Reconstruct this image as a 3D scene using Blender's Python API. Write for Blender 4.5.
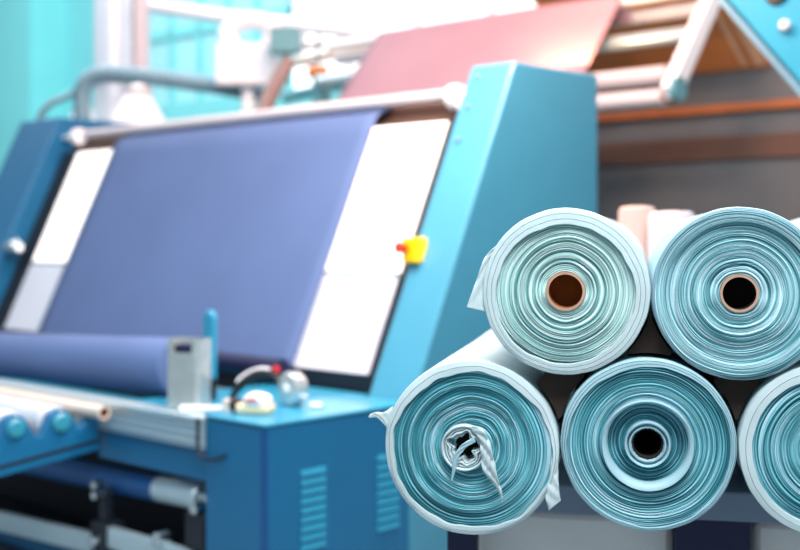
import bpy, bmesh, math, random
import numpy as np
from mathutils import Vector, Matrix, noise as mnoise

for o in list(bpy.data.objects):
    bpy.data.objects.remove(o)
S = bpy.context.scene
COL = S.collection
PI = math.pi
random.seed(7)

# ------------------------------------------------------------------ camera
CAM_H = 1.6
cd = bpy.data.cameras.new('camera')
cam = bpy.data.objects.new('camera', cd); COL.objects.link(cam)
cam.location = (0, 0, CAM_H); cam.rotation_euler = (PI/2, 0, 0)
cd.sensor_width = 36; cd.lens = 54; cd.shift_y = -43/800
cd.dof.use_dof = True; cd.dof.focus_distance = 2.41; cd.dof.aperture_fstop = 2.0
cd.clip_end = 80
S.camera = cam

# ------------------------------------------------------------------ world / lights / exposure
S.view_settings.view_transform = 'Standard'
S.view_settings.look = 'None'
S.view_settings.gamma = 1
S.view_settings.use_curve_mapping = False
S.view_settings.exposure = 0.15
w = bpy.data.worlds.new('world'); S.world = w; w.use_nodes = True
bg = w.node_tree.nodes['Background']
bg.inputs[0].default_value = (0.72, 0.88, 1.0, 1); bg.inputs[1].default_value = 0.44


C0 = Vector((-0.50625, 4.5, 0.0))          # near floor corner of the inspection machine
ROT = math.atan2(-0.685, 0.728)            # local x runs right along the machine, y into its depth


def W(u, v, z):                            # u metres to the left along the machine, v into its depth
    c, s = math.cos(ROT), math.sin(ROT)
    return Vector((C0.x - u*c - v*s, C0.y - u*s + v*c, z))


def area(name, loc, target, size, power, color=(1, 1, 1), spread=PI):
    l = bpy.data.lights.new(name, 'AREA'); l.shape = 'RECTANGLE'
    l.size, l.size_y = size; l.energy = power; l.color = color; l.spread = spread
    o = bpy.data.objects.new(name, l); COL.objects.link(o)
    o.location = loc
    o.rotation_euler = (Vector(target)-Vector(loc)).to_track_quat('-Z', 'Y').to_euler()
    return o


area('ceiling_light_over_rolls', (0.3, 2.9, 4.4), (0.6, 3.0, 1.2), (2.4, 1.4), 120, (0.98, 0.99, 1.0))
area('front_fill_by_camera', (0.5, 0.5, 4.4), (0.6, 2.5, 1.3), (2.2, 1.0), 185, (0.96, 0.99, 1.0))  # added fill, out of view, to brighten the roll ends; no known fixture
area('ceiling_light_over_machine', (-1.8, 4.6, 5.0), (-1.6, 6.2, 1.2), (4.0, 1.5), 150, (0.95, 0.97, 1.0))
area('ceiling_light_hall', (-4.5, 11.0, 6.5), (-4.0, 14.0, 2.0), (7, 3), 480, (1.0, 0.98, 0.98))
area('warm_flare_fill_over_cloth', (0.8, 5.7, 5.6), (0.4, 8.4, 2.8), (1.2, 0.6), 260, (1.0, 0.50, 0.34))  # added unseen light; stands in for warm lens flare on the cloth
area('flare_fill_over_housing', W(-0.35, 0.75, 3.3), W(0.1, 1.5, 1.8), (0.5, 0.3), 70, (1.0, 0.66, 0.50))  # added unseen light; brightens the housing top in place of flare
area('warm_flare_fill_under_canopy', (1.0, 7.75, 2.75), (1.3, 8.2, 4.0), (0.6, 0.3), 16, (1.0, 0.55, 0.25))  # added unseen light; gives the canopy boards the warm flare tint

# ------------------------------------------------------------------ materials
def rgb(r, g, b):
    f = lambda c: ((c/255+0.055)/1.055)**2.4 if c > 10 else c/255/12.92
    return (f(r), f(g), f(b), 1)


def mat(name, col, rough=0.5, metal=0.0, var=0.06, scale=6.0, bump=0.0, bscale=60.0, coat=0.0, emit=0.0, ecol=None, stretch=None):
    m = bpy.data.materials.new(name); m.use_nodes = True
    nt = m.node_tree; N = nt.nodes; L = nt.links
    b = N['Principled BSDF']
    b.inputs['Roughness'].default_value = rough; b.inputs['Metallic'].default_value = metal
    b.inputs['Coat Weight'].default_value = coat
    tc = N.new('ShaderNodeTexCoord')
    mp = N.new('ShaderNodeMapping'); L.new(tc.outputs['Object'], mp.inputs[0])
    if stretch: mp.inputs['Scale'].default_value = stretch
    nz = N.new('ShaderNodeTexNoise'); nz.inputs['Scale'].default_value = scale; nz.inputs['Detail'].default_value = 5
    L.new(mp.outputs[0], nz.inputs['Vector'])
    rp = N.new('ShaderNodeValToRGB')
    rp.color_ramp.elements[0].position = 0.3; rp.color_ramp.elements[1].position = 0.7
    rp.color_ramp.elements[0].color = tuple(c*(1-var) for c in col[:3])+(1,)
    rp.color_ramp.elements[1].color = tuple(min(1, c*(1+var)) for c in col[:3])+(1,)
    L.new(nz.outputs['Fac'], rp.inputs[0]); L.new(rp.outputs[0], b.inputs['Base Color'])
    if bump:
        n2 = N.new('ShaderNodeTexNoise'); n2.inputs['Scale'].default_value = bscale; n2.inputs['Detail'].default_value = 3
        L.new(mp.outputs[0], n2.inputs['Vector'])
        bp = N.new('ShaderNodeBump'); bp.inputs['Strength'].default_value = bump; bp.inputs['Distance'].default_value = 0.003
        L.new(n2.outputs['Fac'], bp.inputs['Height']); L.new(bp.outputs[0], b.inputs['Normal'])
    if emit:
        b.inputs['Emission Color'].default_value = ecol or col; b.inputs['Emission Strength'].default_value = emit
    return m


def weave_mat(name, ca, cb, scale=420.0, rough=0.8):
    m = mat(name, ca, rough, var=0.05, scale=2.5)
    nt = m.node_tree; N = nt.nodes; L = nt.links; b = N['Principled BSDF']
    tc = N.new('ShaderNodeTexCoord'); wv = N.new('ShaderNodeTexWave')
    wv.inputs['Scale'].default_value = scale/20; wv.inputs['Distortion'].default_value = 0.6
    L.new(tc.outputs['Object'], wv.inputs['Vector'])
    mx = N.new('ShaderNodeMix'); mx.data_type = 'RGBA'; mx.blend_type = 'MIX'
    src = b.inputs['Base Color'].links[0].from_socket
    f = N.new('ShaderNodeMath'); f.operation = 'MULTIPLY'; f.inputs[1].default_value = 0.25
    L.new(wv.outputs['Fac'], f.inputs[0]); L.new(f.outputs[0], mx.inputs['Factor'])
    L.new(src, mx.inputs['A']); mx.inputs['B'].default_value = cb
    L.new(mx.outputs['Result'], b.inputs['Base Color'])
    return m


def layers_mat(name, stops, seed, freq=330.0, rough=0.62):
    """wound layers of cloth and film: random tones along the radius, with crest light and gap shade painted in"""
    m = bpy.data.materials.new(name); m.use_nodes = True
    nt = m.node_tree; N = nt.nodes; L = nt.links; b = N['Principled BSDF']
    b.inputs['Roughness'].default_value = rough
    b.inputs['Sheen Weight'].default_value = 0.15
    tc = N.new('ShaderNodeTexCoord'); sp = N.new('ShaderNodeSeparateXYZ'); L.new(tc.outputs['Object'], sp.inputs[0])
    cx = N.new('ShaderNodeCombineXYZ'); L.new(sp.outputs[0], cx.inputs[0]); L.new(sp.outputs[2], cx.inputs[1])
    ln = N.new('ShaderNodeVectorMath'); ln.operation = 'LENGTH'; L.new(cx.outputs[0], ln.inputs[0])

    def mul(sock, k):
        q = N.new('ShaderNodeMath'); q.operation = 'MULTIPLY'; L.new(sock, q.inputs[0]); q.inputs[1].default_value = k
        return q.outputs[0]
    def radial(fr, ang, det):
        v = N.new('ShaderNodeCombineXYZ')
        L.new(mul(ln.outputs['Value'], fr), v.inputs[0])
        L.new(mul(sp.outputs[0], ang), v.inputs[1]); L.new(mul(sp.outputs[2], ang), v.inputs[2])
        ad = N.new('ShaderNodeVectorMath'); ad.operation = 'ADD'; L.new(v.outputs[0], ad.inputs[0])
        ad.inputs[1].default_value = (seed*13.1, seed*3.7, seed*7.3)
        nz = N.new('ShaderNodeTexNoise'); nz.inputs['Scale'].default_value = 1.0; nz.inputs['Detail'].default_value = det
        L.new(ad.outputs[0], nz.inputs['Vector'])
        return nz.outputs['Fac']
    a = radial(freq, 2.0, 2.0); c = radial(80.0, 2.0, 1.0)
    mx = N.new('ShaderNodeMath'); mx.operation = 'MULTIPLY_ADD'; mx.inputs[1].default_value = 0.30
    L.new(c, mx.inputs[0]); L.new(mul(a, 0.90), mx.inputs[2])
    rp = N.new('ShaderNodeValToRGB'); cr = rp.color_ramp
    while len(cr.elements) < len(stops): cr.elements.new(0.5)
    for el, (p, col) in zip(cr.elements, stops): el.position = p; el.color = col
    L.new(mx.outputs[0], rp.inputs[0]); L.new(rp.outputs[0], b.inputs['Base Color'])
    bp = N.new('ShaderNodeBump'); bp.inputs['Strength'].default_value = 0.5; bp.inputs['Distance'].default_value = 0.002
    L.new(radial(freq*2.2, 4.0, 2.0), bp.inputs['Height']); L.new(bp.outputs[0], b.inputs['Normal'])
    return m


def film_mat(name, col, trans=0.25):
    m = mat(name, col, 0.45, var=0.05, scale=9, bump=0.35, bscale=35)
    nt = m.node_tree; N = nt.nodes; L = nt.links; b = N['Principled BSDF']
    t = N.new('ShaderNodeBsdfTranslucent'); t.inputs[0].default_value = col
    mx = N.new('ShaderNodeMixShader'); mx.inputs[0].default_value = trans
    L.new(b.outputs[0], mx.inputs[1]); L.new(t.outputs[0], mx.inputs[2])
    L.new(mx.outputs[0], N['Material Output'].inputs['Surface'])
    return m


M = dict(
    blue=mat('blue_enamel', rgb(0, 96, 140), 0.5, var=0.03, coat=0.1),
    blue_bright=mat('bright_blue_enamel', rgb(36, 138, 172), 0.35, var=0.03, coat=0.3),
    blue_dark=mat('dark_blue_enamel', rgb(0, 72, 128), 0.45, var=0.05),
    housing=mat('blue_grey_enamel', rgb(62, 138, 166), 0.42, var=0.03, coat=0.2),
    navy=mat('navy_enamel', rgb(2, 10, 56), 0.6),
    dark=mat('black_steel', rgb(12, 22, 36), 0.6),
    brown=mat('brown_steel', rgb(84, 62, 52), 0.6),
    alu=mat('brushed_aluminium', rgb(190, 212, 220), 0.35, 0.55, var=0.08, scale=30, stretch=(1, 30, 30)),
    chrome=mat('chrome', rgb(215, 222, 225), 0.18, 1.0, var=0.03),
    silver=mat('silver_sheet', rgb(206, 216, 216), 0.32, 0.75, var=0.1, scale=14),
    duct=mat('galvanised_duct', rgb(196, 208, 220), 0.4, 0.2, var=0.05),
    white=mat('white_enamel', rgb(232, 234, 240), 0.4, var=0.02),
    roller=mat('satin_roller', rgb(196, 190, 194), 0.45, var=0.03),
    offwhite=mat('cream_enamel', rgb(206, 196, 186), 0.5, var=0.03),
    board=mat('white_board', rgb(204, 212, 224), 0.35, var=0.015),
    glow=mat('lit_glass', rgb(255, 250, 244), 0.3, var=0.0, emit=0.75, ecol=(1.0, 0.94, 0.89, 1)),
    denim=weave_mat('navy_twill', rgb(78, 102, 146), rgb(62, 86, 132)),
    denim_back=weave_mat('twill_reverse', rgb(160, 128, 142), rgb(146, 116, 130)),
    yellow=mat('yellow_plastic', rgb(250, 205, 0), 0.4, var=0.02),
    red=mat('red_plastic', rgb(215, 40, 25), 0.35, var=0.02),
    black=mat('black_rubber', rgb(14, 18, 24), 0.5),
    card=mat('cardboard', rgb(184, 146, 124), 0.85, var=0.1, scale=40, bump=0.3),
    card_in=mat('brown_cardboard_bore', rgb(150, 84, 30), 0.9, var=0.1, scale=40),
    wedge=mat('dark_wood_and_gap_shade', rgb(44, 28, 20), 0.85, var=0.1),  # rack bearers, and the added wedges that darken the roll gaps
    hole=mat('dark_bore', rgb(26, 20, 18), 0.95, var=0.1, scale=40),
    film=film_mat('white_film', rgb(212, 228, 231)),
    film_cool=film_mat('pale_aqua_film', rgb(176, 212, 222)),
    film_side=film_mat('white_cloth_side', rgb(236, 244, 248), 0.1),
    bale=mat('grey_wrapping', rgb(232, 226, 222), 0.7, var=0.06, scale=5, bump=0.4, bscale=12),
    pinkish=mat('pale_pink_film', rgb(200, 188, 194), 0.5, var=0.04),
    kraft=mat('kraft_paper', rgb(192, 162, 152), 0.8, var=0.06),
    deck=mat('grey_steel_deck', rgb(112, 126, 146), 0.5, var=0.05),
    teal_wall=mat('teal_wall_paint', rgb(118, 208, 214), 0.8, var=0.03, scale=1.5),
    teal_pier=mat('teal_pier_paint', rgb(120, 216, 220), 0.8, var=0.03, scale=1.5),
    greywall=mat('grey_oven_panel', rgb(84, 92, 98), 0.65, var=0.06, scale=2),
    timber=mat('orange_brown_boards', rgb(190, 120, 66), 0.6, var=0.18, scale=4, stretch=(1, 14, 14)),
    palewood=mat('pale_boards', rgb(214, 172, 140), 0.6, var=0.1, scale=4, stretch=(1, 14, 14)),
    rust=mat('brown_rail', rgb(148, 88, 46), 0.6, var=0.1),
    concrete=mat('concrete_floor', rgb(122, 138, 146), 0.6, var=0.08, scale=3, bump=0.2),
    pipe=mat('grey_teal_pipe', rgb(112, 142, 156), 0.4, 0.3),
    pipe_brown=mat('brown_grey_steel', rgb(150, 128, 126), 0.5, 0.2),
    teal_box=mat('teal_steel', rgb(88, 146, 158), 0.5),
    hood=mat('aqua_enamel', rgb(44, 136, 160), 0.4, var=0.05, coat=0.2),
    windowlight=mat('daylit_pane', rgb(250, 252, 255), 0.3, var=0.0, emit=0.9, ecol=(1, 0.98, 0.97, 1)),
    winteal=mat('teal_daylit_pane', rgb(140, 206, 216), 0.3, var=0.0, emit=0.14, ecol=(0.62, 0.93, 0.95, 1)),
)

# ------------------------------------------------------------------ mesh helpers
def obj(name, bm, m, parent=None, smooth=False, bevel=0.0, angle=35):
    me = bpy.data.meshes.new(name); 
    bmesh.ops.recalc_face_normals(bm, faces=bm.faces[:])
    bm.to_mesh(me); bm.free()
    for mm in (m if isinstance(m, (list, tuple)) else [m]): me.materials.append(mm)
    o = bpy.data.objects.new(name, me); COL.objects.link(o)
    if parent: o.parent = parent
    if smooth:
        for p in me.polygons: p.use_smooth = True
        if smooth != 'all':
            try: me.set_sharp_from_angle(angle=math.radians(angle))
            except Exception: pass
    if bevel:
        md = o.modifiers.new('bevel', 'BEVEL'); md.width = bevel; md.segments = 2; md.limit_method = 'ANGLE'
    return o


def B(): return bmesh.new()


def box(bm, a, b):
    x0, y0, z0 = a; x1, y1, z1 = b
    v = [bm.verts.new(p) for p in ((x0, y0, z0), (x1, y0, z0), (x1, y1, z0), (x0, y1, z0), (x0, y0, z1), (x1, y0, z1), (x1, y1, z1), (x0, y1, z1))]
    for f in ((0, 3, 2, 1), (4, 5, 6, 7), (0, 1, 5, 4), (1, 2, 6, 5), (2, 3, 7, 6), (3, 0, 4, 7)): bm.faces.new([v[i] for i in f])
    return bm


def ubox(bm, u0, v0, z0, u1, v1, z1): return box(bm, (-u1, v0, z0), (-u0, v1, z1))


def hexa(bm, pts):
    v = [bm.verts.new(p) for p in pts]
    for f in ((0, 3, 2, 1), (4, 5, 6, 7), (0, 1, 5, 4), (1, 2, 6, 5), (2, 3, 7, 6), (3, 0, 4, 7)): bm.faces.new([v[i] for i in f])
    return bm


def prism(bm, poly, x0, x1):               # poly of (y, z), extruded along x
    a = [bm.verts.new((x0, y, z)) for y, z in poly]; b = [bm.verts.new((x1, y, z)) for y, z in poly]
    n = len(poly); bm.faces.new(a); bm.faces.new(b[::-1])
    for i in range(n): bm.faces.new((a[i], b[i], b[(i+1) % n], a[(i+1) % n]))
    return bm


def lathe(bm, p0, p1, prof, seg=32, cap=True):
    """prof of (t along the axis in metres, radius)"""
    p0 = Vector(p0); p1 = Vector(p1); d = (p1-p0).normalized()
    a = d.orthogonal().normalized(); c = d.cross(a)
    rings = []
    for t, r in prof:
        rings.append([bm.verts.new(p0+d*t+(a*math.cos(2*PI*i/seg)+c*math.sin(2*PI*i/seg))*r) for i in range(seg)])
    for q, s in zip(rings, rings[1:]):
        for i in range(seg): bm.faces.new((q[i], q[(i+1) % seg], s[(i+1) % seg], s[i]))
    if cap: bm.faces.new(rings[0][::-1]); bm.faces.new(rings[-1])
    return bm


def cyl(bm, p0, p1, r, seg=24, r1=None, ch=0.0):
    L = (Vector(p1)-Vector(p0)).length; r1 = r if r1 is None else r1
    if ch: return lathe(bm, p0, p1, [(0, r-ch), (ch, r), (L-ch, r1), (L, r1-ch)], seg)
    return lathe(bm, p0, p1, [(0, r), (L, r1)], seg)


def tube(bm, pts, r, seg=12):
    pts = [Vector(p) for p in pts]; rings = []; prev = None
    for i, p in enumerate(pts):
        d = (pts[min(i+1, len(pts)-1)]-pts[max(i-1, 0)]).normalized()
        a = d.orthogonal().normalized() if prev is None else (prev-d*prev.dot(d)).normalized()
        prev = a; c = d.cross(a); rr = r[i] if isinstance(r, (list, tuple)) else r
        rings.append([bm.verts.new(p+(a*math.cos(2*PI*k/seg)+c*math.sin(2*PI*k/seg))*rr) for k in range(seg)])
    for q, s in zip(rings, rings[1:]):
        for k in range(seg): bm.faces.new((q[k], q[(k+1) % seg], s[(k+1) % seg], s[k]))
    bm.faces.new(rings[0][::-1]); bm.faces.new(rings[-1])
    return bm


def smooth_path(pts, n=8):
    pts = [Vector(p) for p in pts]; out = []
    for i in range(len(pts)-1):
        p0 = pts[max(i-1, 0)]; p1 = pts[i]; p2 = pts[i+1]; p3 = pts[min(i+2, len(pts)-1)]
        for k in range(n):
            t = k/n
            out.append(0.5*((2*p1)+(p2-p0)*t+(2*p0-5*p1+4*p2-p3)*t*t+(3*p1-p0-3*p2+p3)*t**3))
    return out+[pts[-1]]


def thing(name, label, cat, loc=(0, 0, 0), rotz=0.0, group=None):
    o = bpy.data.objects.new(name, None); COL.objects.link(o); o.empty_display_size = 0.1
    o.location = loc; o.rotation_euler = (0, 0, rotz); o['label'] = label; o['category'] = cat
    if group: o['group'] = group
    return o


def tag(o, label, cat, group=None):
    o['label'] = label; o['category'] = cat
    if group: o['group'] = group
    return o


def struct(o): o['kind'] = 'structure'; return o


def place(o, loc, rotz=0.0): o.location = loc; o.rotation_euler = (0, 0, rotz); return o


# ------------------------------------------------------------------ the hall
struct(obj('floor', box(B(), (-16, -1, -0.1), (7, 22, 0)), M['concrete']))
VB = 6.3                                   # back wall, parallel to the machine
bm = ubox(B(), -4, VB, 0, 16, VB+0.2, 3.25); ubox(bm, 10.9, VB, 3.25, 16, VB+0.2, 7); ubox(bm, -4, VB, 5.2, 10.9, VB+0.2, 7)
place(struct(obj('wall_back', bm, M['teal_wall'])), C0, ROT)
# tall window band, upper right part of the back wall
bm = ubox(B(), -4, VB+0.08, 3.25, 7.0, VB+0.14, 5.2)
wn = place(struct(obj('window_1', bm, M['windowlight'])), C0, ROT)
bm = B()
for k in range(11): ubox(bm, -4+k*1.0, VB+0.02, 3.25, -4+k*1.0+0.07, VB+0.1, 5.2)
ubox(bm, -4, VB+0.02, 4.25, 7.0, VB+0.1, 4.31); obj('mullion', bm, M['white'], wn)
bm = ubox(B(), 7.0, VB+0.08, 3.25, 10.9, VB+0.14, 5.2)
wn = place(struct(obj('window_2', bm, M['winteal'])), C0, ROT)
bm = B()
for u in (7.0, 7.6, 8.15, 8.7, 9.3, 9.95, 10.83): ubox(bm, u, VB+0.02, 3.25, u+0.07, VB+0.1, 5.2)
ubox(bm, 7.0, VB+0.02, 4.1, 10.9, VB+0.1, 4.22); obj('mullion', bm, M['teal_wall'], wn)
# pier in front of the wall at far left, with its dark bracket at the top
bm = ubox(B(), 11.8, VB-0.55, 0, 15.5, VB, 7)
place(struct(obj('wall_pier', bm, M['teal_pier'])), C0, ROT)

# ------------------------------------------------------------------ the inspection machine
K = 0.466                                  # lean of the board
def dv(z, d=0.0): return 0.82+(z-0.886)*K+d
mach = thing('inspection_machine', 'large blue cloth inspection machine with slanted backlit board and tall slab sides', 'machine', C0, ROT)


def slab(u0, u1):
    return prism(B(), [(0.80, 0), (0.80, 0.85), (dv(2.40), 2.40), (2.21, 2.40), (2.21, 0)], -u1, -u0)


sp = obj('side_housing', slab(0.0, 0.265), M['housing'], mach, bevel=0.012)
for z in (2.34, 2.19, 2.03):
    n = Vector((0, -1, K)).normalized(); p = Vector((-0.20, dv(z), z)); obj('screw', cyl(B(), p+n*0.012, p-n*0.01, 0.014, 12), M['pipe'], sp)
sl = obj('side_housing', slab(4.0, 4.52), M['blue'], mach, bevel=0.012)
bm = cyl(B(), (-4.0, dv(1.5)+0.03, 1.50), (-3.88, dv(1.5)+0.03, 1.50), 0.03, 16); lathe(bm, (-3.92, dv(1.5)+0.03, 1.50), (-3.84, dv(1.5)+0.03, 1.50), [(0, 0.04), (0.02, 0.055), (0.05, 0.055), (0.08, 0.03)], 16)
obj('hand_knob', bm, M['chrome'], sl, smooth=True)


def plate(u0, u1, z0, z1, d, th=0.02):
    a = [(-u1, dv(z0, d), z0), (-u0, dv(z0, d), z0), (-u0, dv(z0, d)+th, z0), (-u1, dv(z0, d)+th, z0)]
    b = [(-u1, dv(z1, d), z1), (-u0, dv(z1, d), z1), (-u0, dv(z1, d)+th, z1), (-u1, dv(z1, d)+th, z1)]
    return hexa(B(), a+b)


obj('light_panel', plate(0.425, 3.76, 1.405, 2.145, 0.12), M['glow'], mach, bevel=0.004)
obj('lower_board', plate(0.425, 3.76, 0.945, 1.385, 0.118), M['board'], mach, bevel=0.004)
obj('board_seam', plate(0.425, 3.76, 1.383, 1.407, 0.126, 0.03), M['pipe'], mach)
obj('board_back', plate(0.27, 3.99, 0.80, 2.15, 0.15, 0.30), M['dark'], mach)
obj('top_recess', plate(0.27, 3.99, 2.10, 2.30, 0.215, 0.03), M['brown'], mach)
tr = obj('top_roller', cyl(B(), (-0.40, dv(2.28, 0.13), 2.285), (-3.80, dv(2.28, 0.13), 2.27), 0.031, 24), M['roller'], mach, smooth=True)
bm = cyl(B(), (-0.375, dv(2.28, 0.10), 2.265), (-0.425, dv(2.28, 0.10), 2.265), 0.062, 24); cyl(bm, (-0.27, dv(2.28, 0.11), 2.27), (-0.40, dv(2.28, 0.11), 2.27), 0.015)
obj('roller_bearing', bm, M['white'], tr, smooth=True)
bm = cyl(B(), (-3.78, dv(2.26, 0.10), 2.255), (-3.83, dv(2.26, 0.10), 2.255), 0.055, 24); cyl(bm, (-3.80, dv(2.26, 0.11), 2.26), (-4.0, dv(2.26, 0.11), 2.26), 0.015)
obj('roller_bearing', bm, M['white'], tr, smooth=True)
# emergency stop
eb = obj('emergency_stop_box', ubox(B(), 0.19, dv(1.5)-0.055, 1.46, 0.285, dv(1.5)+0.02, 1.575), M['yellow'], mach, bevel=0.008)
bm = cyl(B(), (-0.255, dv(1.5)-0.055, 1.525), (-0.255, dv(1.5)-0.085, 1.525), 0.016, 16); cyl(bm, (-0.26, dv(1.5)-0.085, 1.53), (-0.26, dv(1.5)-0.11, 1.53), 0.028, 20, ch=0.006)
obj('stop_button', bm, M['red'], eb, smooth=True)
# control cabinet at the right end
cab = obj('control_cabinet', ubox(B(), 0.0, 0.0, 0.05, 0.365, 0.795, 0.862), M['blue'], mach, bevel=0.010)
obj('cabinet_top', ubox(B(), -0.006, -0.006, 0.864, 0.368, 0.796, 0.880), M['blue_bright'], cab, bevel=0.007)
obj('cabinet_edge', ubox(B(), -0.002, -0.004, 0.05, 0.02, 0.015, 0.862), M['blue_dark'], cab)


def louvers(v0, v1, z0, z1, n):
    bm = B(); h = (z1-z0)/n
    for i in range(n):
        z = z0+i*h
        prism_pts = [(0.0, z+h*0.15), (0.007, z+h*0.2), (0.002, z+h*0.8), (0.0, z+h*0.85)]
        a = [bm.verts.new((x, v0, zz)) for x, zz in prism_pts]; b = [bm.verts.new((x, v1, zz)) for x, zz in prism_pts]
        bm.faces.new(a); bm.faces.new(b[::-1])
        for k in range(4): bm.faces.new((a[k], b[k], b[(k+1) % 4], a[(k+1) % 4]))
    return bm


obj('vent_louvers', louvers(0.18, 0.31, 0.36, 0.685, 9), M['blue_bright'], cab)
obj('vent_louvers', louvers(0.60, 0.73, 0.36, 0.685, 9), M['blue_bright'], cab)
# table and front
obj('table_top', ubox(ubox(B(), 1.0, 0.10, 0.72, 3.98, 0.93, 0.75), 0.372, 0.10, 0.83, 0.99, 0.93, 0.866), M['blue_bright'], mach, bevel=0.006)
obj('under_board_gap', ubox(B(), 0.27, 0.955, 0.868, 3.99, 0.99, 0.945), M['dark'], mach)
obj('guide_roller', cyl(B(), (-0.88, 0.86, 0.945), (-3.95, 0.86, 0.945), 0.05, 24), M['navy'], mach, smooth=True)  # navy bar added for the dark shadow band below the cloth
bm = ubox(B(), 0.372, 0.0, 0.735, 3.98, 0.09, 0.862)
for z in (0.755, 0.785, 0.815): ubox(bm, 0.372, -0.010, z, 3.98, 0.0, z+0.016)
ubox(bm, 0.372, -0.016, 0.842, 3.98, 0.0, 0.866)
obj('front_rail', bm, M['alu'], mach, bevel=0.003)
obj('apron_panel', ubox(B(), 0.372, 0.02, 0.605, 1.15, 0.05, 0.732), M['blue'], mach, bevel=0.004)
obj('recess_back', ubox(B(), 0.372, 0.62, 0.02, 3.98, 0.66, 0.83), M['dark'], mach)
obj('recess_floor', ubox(B(), 0.372, 0.02, 0.02, 3.98, 0.62, 0.06), M['dark'], mach)
# cradle that takes the rolled cloth, in front of the table
UB = 1.09
prof = [(-0.62, 0.585), (-0.62, 0.745)]
for cv in (-0.415, -0.205):
    prof += [(cv-0.088, 0.742)] + [(cv+0.060*math.cos(t), 0.785+0.060*math.sin(t)) for t in [PI-0.3-k*(PI-0.6)/10 for k in range(11)]] + [(cv+0.088, 0.750)]
prof += [(-0.06, 0.796), (-0.018, 0.80), (-0.018, 0.650)]
cr = obj('cradle_bracket', prism(B(), prof, -UB-0.05, -UB), M['blue'], mach, bevel=0.004)
obj('bracket_shadow_line', prism(B(), [(-0.62, 0.618), (-0.62, 0.632), (-0.018, 0.700), (-0.018, 0.684)], -UB-0.02, -UB+0.003), M['dark'], cr)  # thin dark strip painting the shadow line along the bracket
for cv in (-0.415, -0.205):
    rl = obj('cradle_roller', cyl(B(), (-UB-0.06, cv, 0.785), (-3.9, cv, 0.785), 0.073, 28, ch=0.008), M['duct'], mach, smooth=True)
    obj('roller_cap', cyl(B(), (-UB+0.02, cv, 0.79), (-UB-0.01, cv, 0.79), 0.042, 24, ch=0.012), M['hood'], rl, smooth=True)
# lower cloth roller in the recess
lr = obj('lower_roller', cyl(B(), (-0.80, 0.10, 0.505), (-3.6, 0.16, 0.40), 0.058, 28), M['blue_dark'], mach, smooth=True)
obj('roller_sleeve', cyl(B(), (-0.50, 0.095, 0.515), (-0.81, 0.10, 0.505), 0.056, 28, ch=0.006), M['alu'], lr, smooth=True)
obj('roller_pin', cyl(B(), (-0.39, 0.095, 0.52), (-0.5, 0.095, 0.515), 0.024, 16), M['chrome'], lr, smooth=True)
bm = hexa(B(), [(-3.6, 0.0, 0.06), (-1.19, 0.0, 0.175), (-1.19, 0.04, 0.175), (-3.6, 0.04, 0.06), (-3.6, 0.0, 0.155), (-1.19, 0.0, 0.262), (-1.19, 0.04, 0.262), (-3.6, 0.04, 0.155)])
obj('lower_rail', bm, M['alu'], mach, bevel=0.004)
obj('lower_rail', ubox(B(), 0.40, 0.0, 0.225, 1.06, 0.04, 0.315), M['alu'], mach, bevel=0.004)
obj('base_panel', ubox(B(), 1.10, 0.06, 0.02, 3.98, 0.09, 0.155), M['blue'], mach)
ck = obj('clamp_arm', ubox(B(), 1.06, -0.02, 0.20, 1.16, 0.10, 0.33), M['dark'], mach, bevel=0.01)
bm = B()
ubox(bm, 1.085, 0.0, 0.33, 1.125, 0.05, 0.47); obj('clamp_stem', bm, M['dark'], ck, bevel=0.008)
for z in (0.452, 0.497): obj('clamp_knob', cyl(B(), (-1.10, -0.045, z), (-1.10, 0.01, z), 0.019, 16, ch=0.005), M['chrome'], ck, smooth=True)
obj('clamp_knob', cyl(B(), (-1.11, -0.05, 0.25), (-1.11, 0.0, 0.25), 0.028, 16, ch=0.006), M['chrome'], ck, smooth=True)
bk = obj('bearing_block', ubox(B(), 0.38, 0.0, 0.33, 0.50, 0.14, 0.47), M['dark'], mach, bevel=0.01)
obj('bearing_knob', cyl(B(), (-0.66, -0.03, 0.335), (-0.66, 0.04, 0.335), 0.03, 16, ch=0.006), M['chrome'], bk, smooth=True)
obj('bearing_knob', cyl(B(), (-0.41, -0.03, 0.50), (-0.41, 0.04, 0.50), 0.022, 16, ch=0.005), M['chrome'], bk, smooth=True)
# lever on the table
lv = obj('control_lever', ubox(B(), 0.715, 0.30, 0.866, 0.76, 0.335, 1.0), M['dark'], mach, bevel=0.006)
pts = [(0.035*math.cos(t), 1.225+0.035*math.sin(t)) for t in [k*PI/10 for k in range(11)]]+[(-0.030, 0.96), (0.030, 0.96)]
bm = B(); a = [bm.verts.new((-0.738+x, 0.298, z)) for x, z in pts]; b = [bm.verts.new((-0.738+x, 0.330, z)) for x, z in pts]
bm.faces.new(a); bm.faces.new(b[::-1])
for i in range(len(pts)): bm.faces.new((a[i], b[i], b[(i+1) % len(pts)], a[(i+1) % len(pts)]))
obj('lever_grip', bm, M['blue_bright'], lv, bevel=0.008)

# ------------------------------------------------------------------ cloth on the machine
def sheet(rows, th=0.003):
    """rows: list of rows of points, closed into a thin solid by a modifier"""
    bm = B(); g = [[bm.verts.new(p) for p in r] for r in rows]
    for a, b in zip(g, g[1:]):
        for i in range(len(a)-1): bm.faces.new((a[i], a[i+1], b[i+1], b[i]))
    return bm


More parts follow.
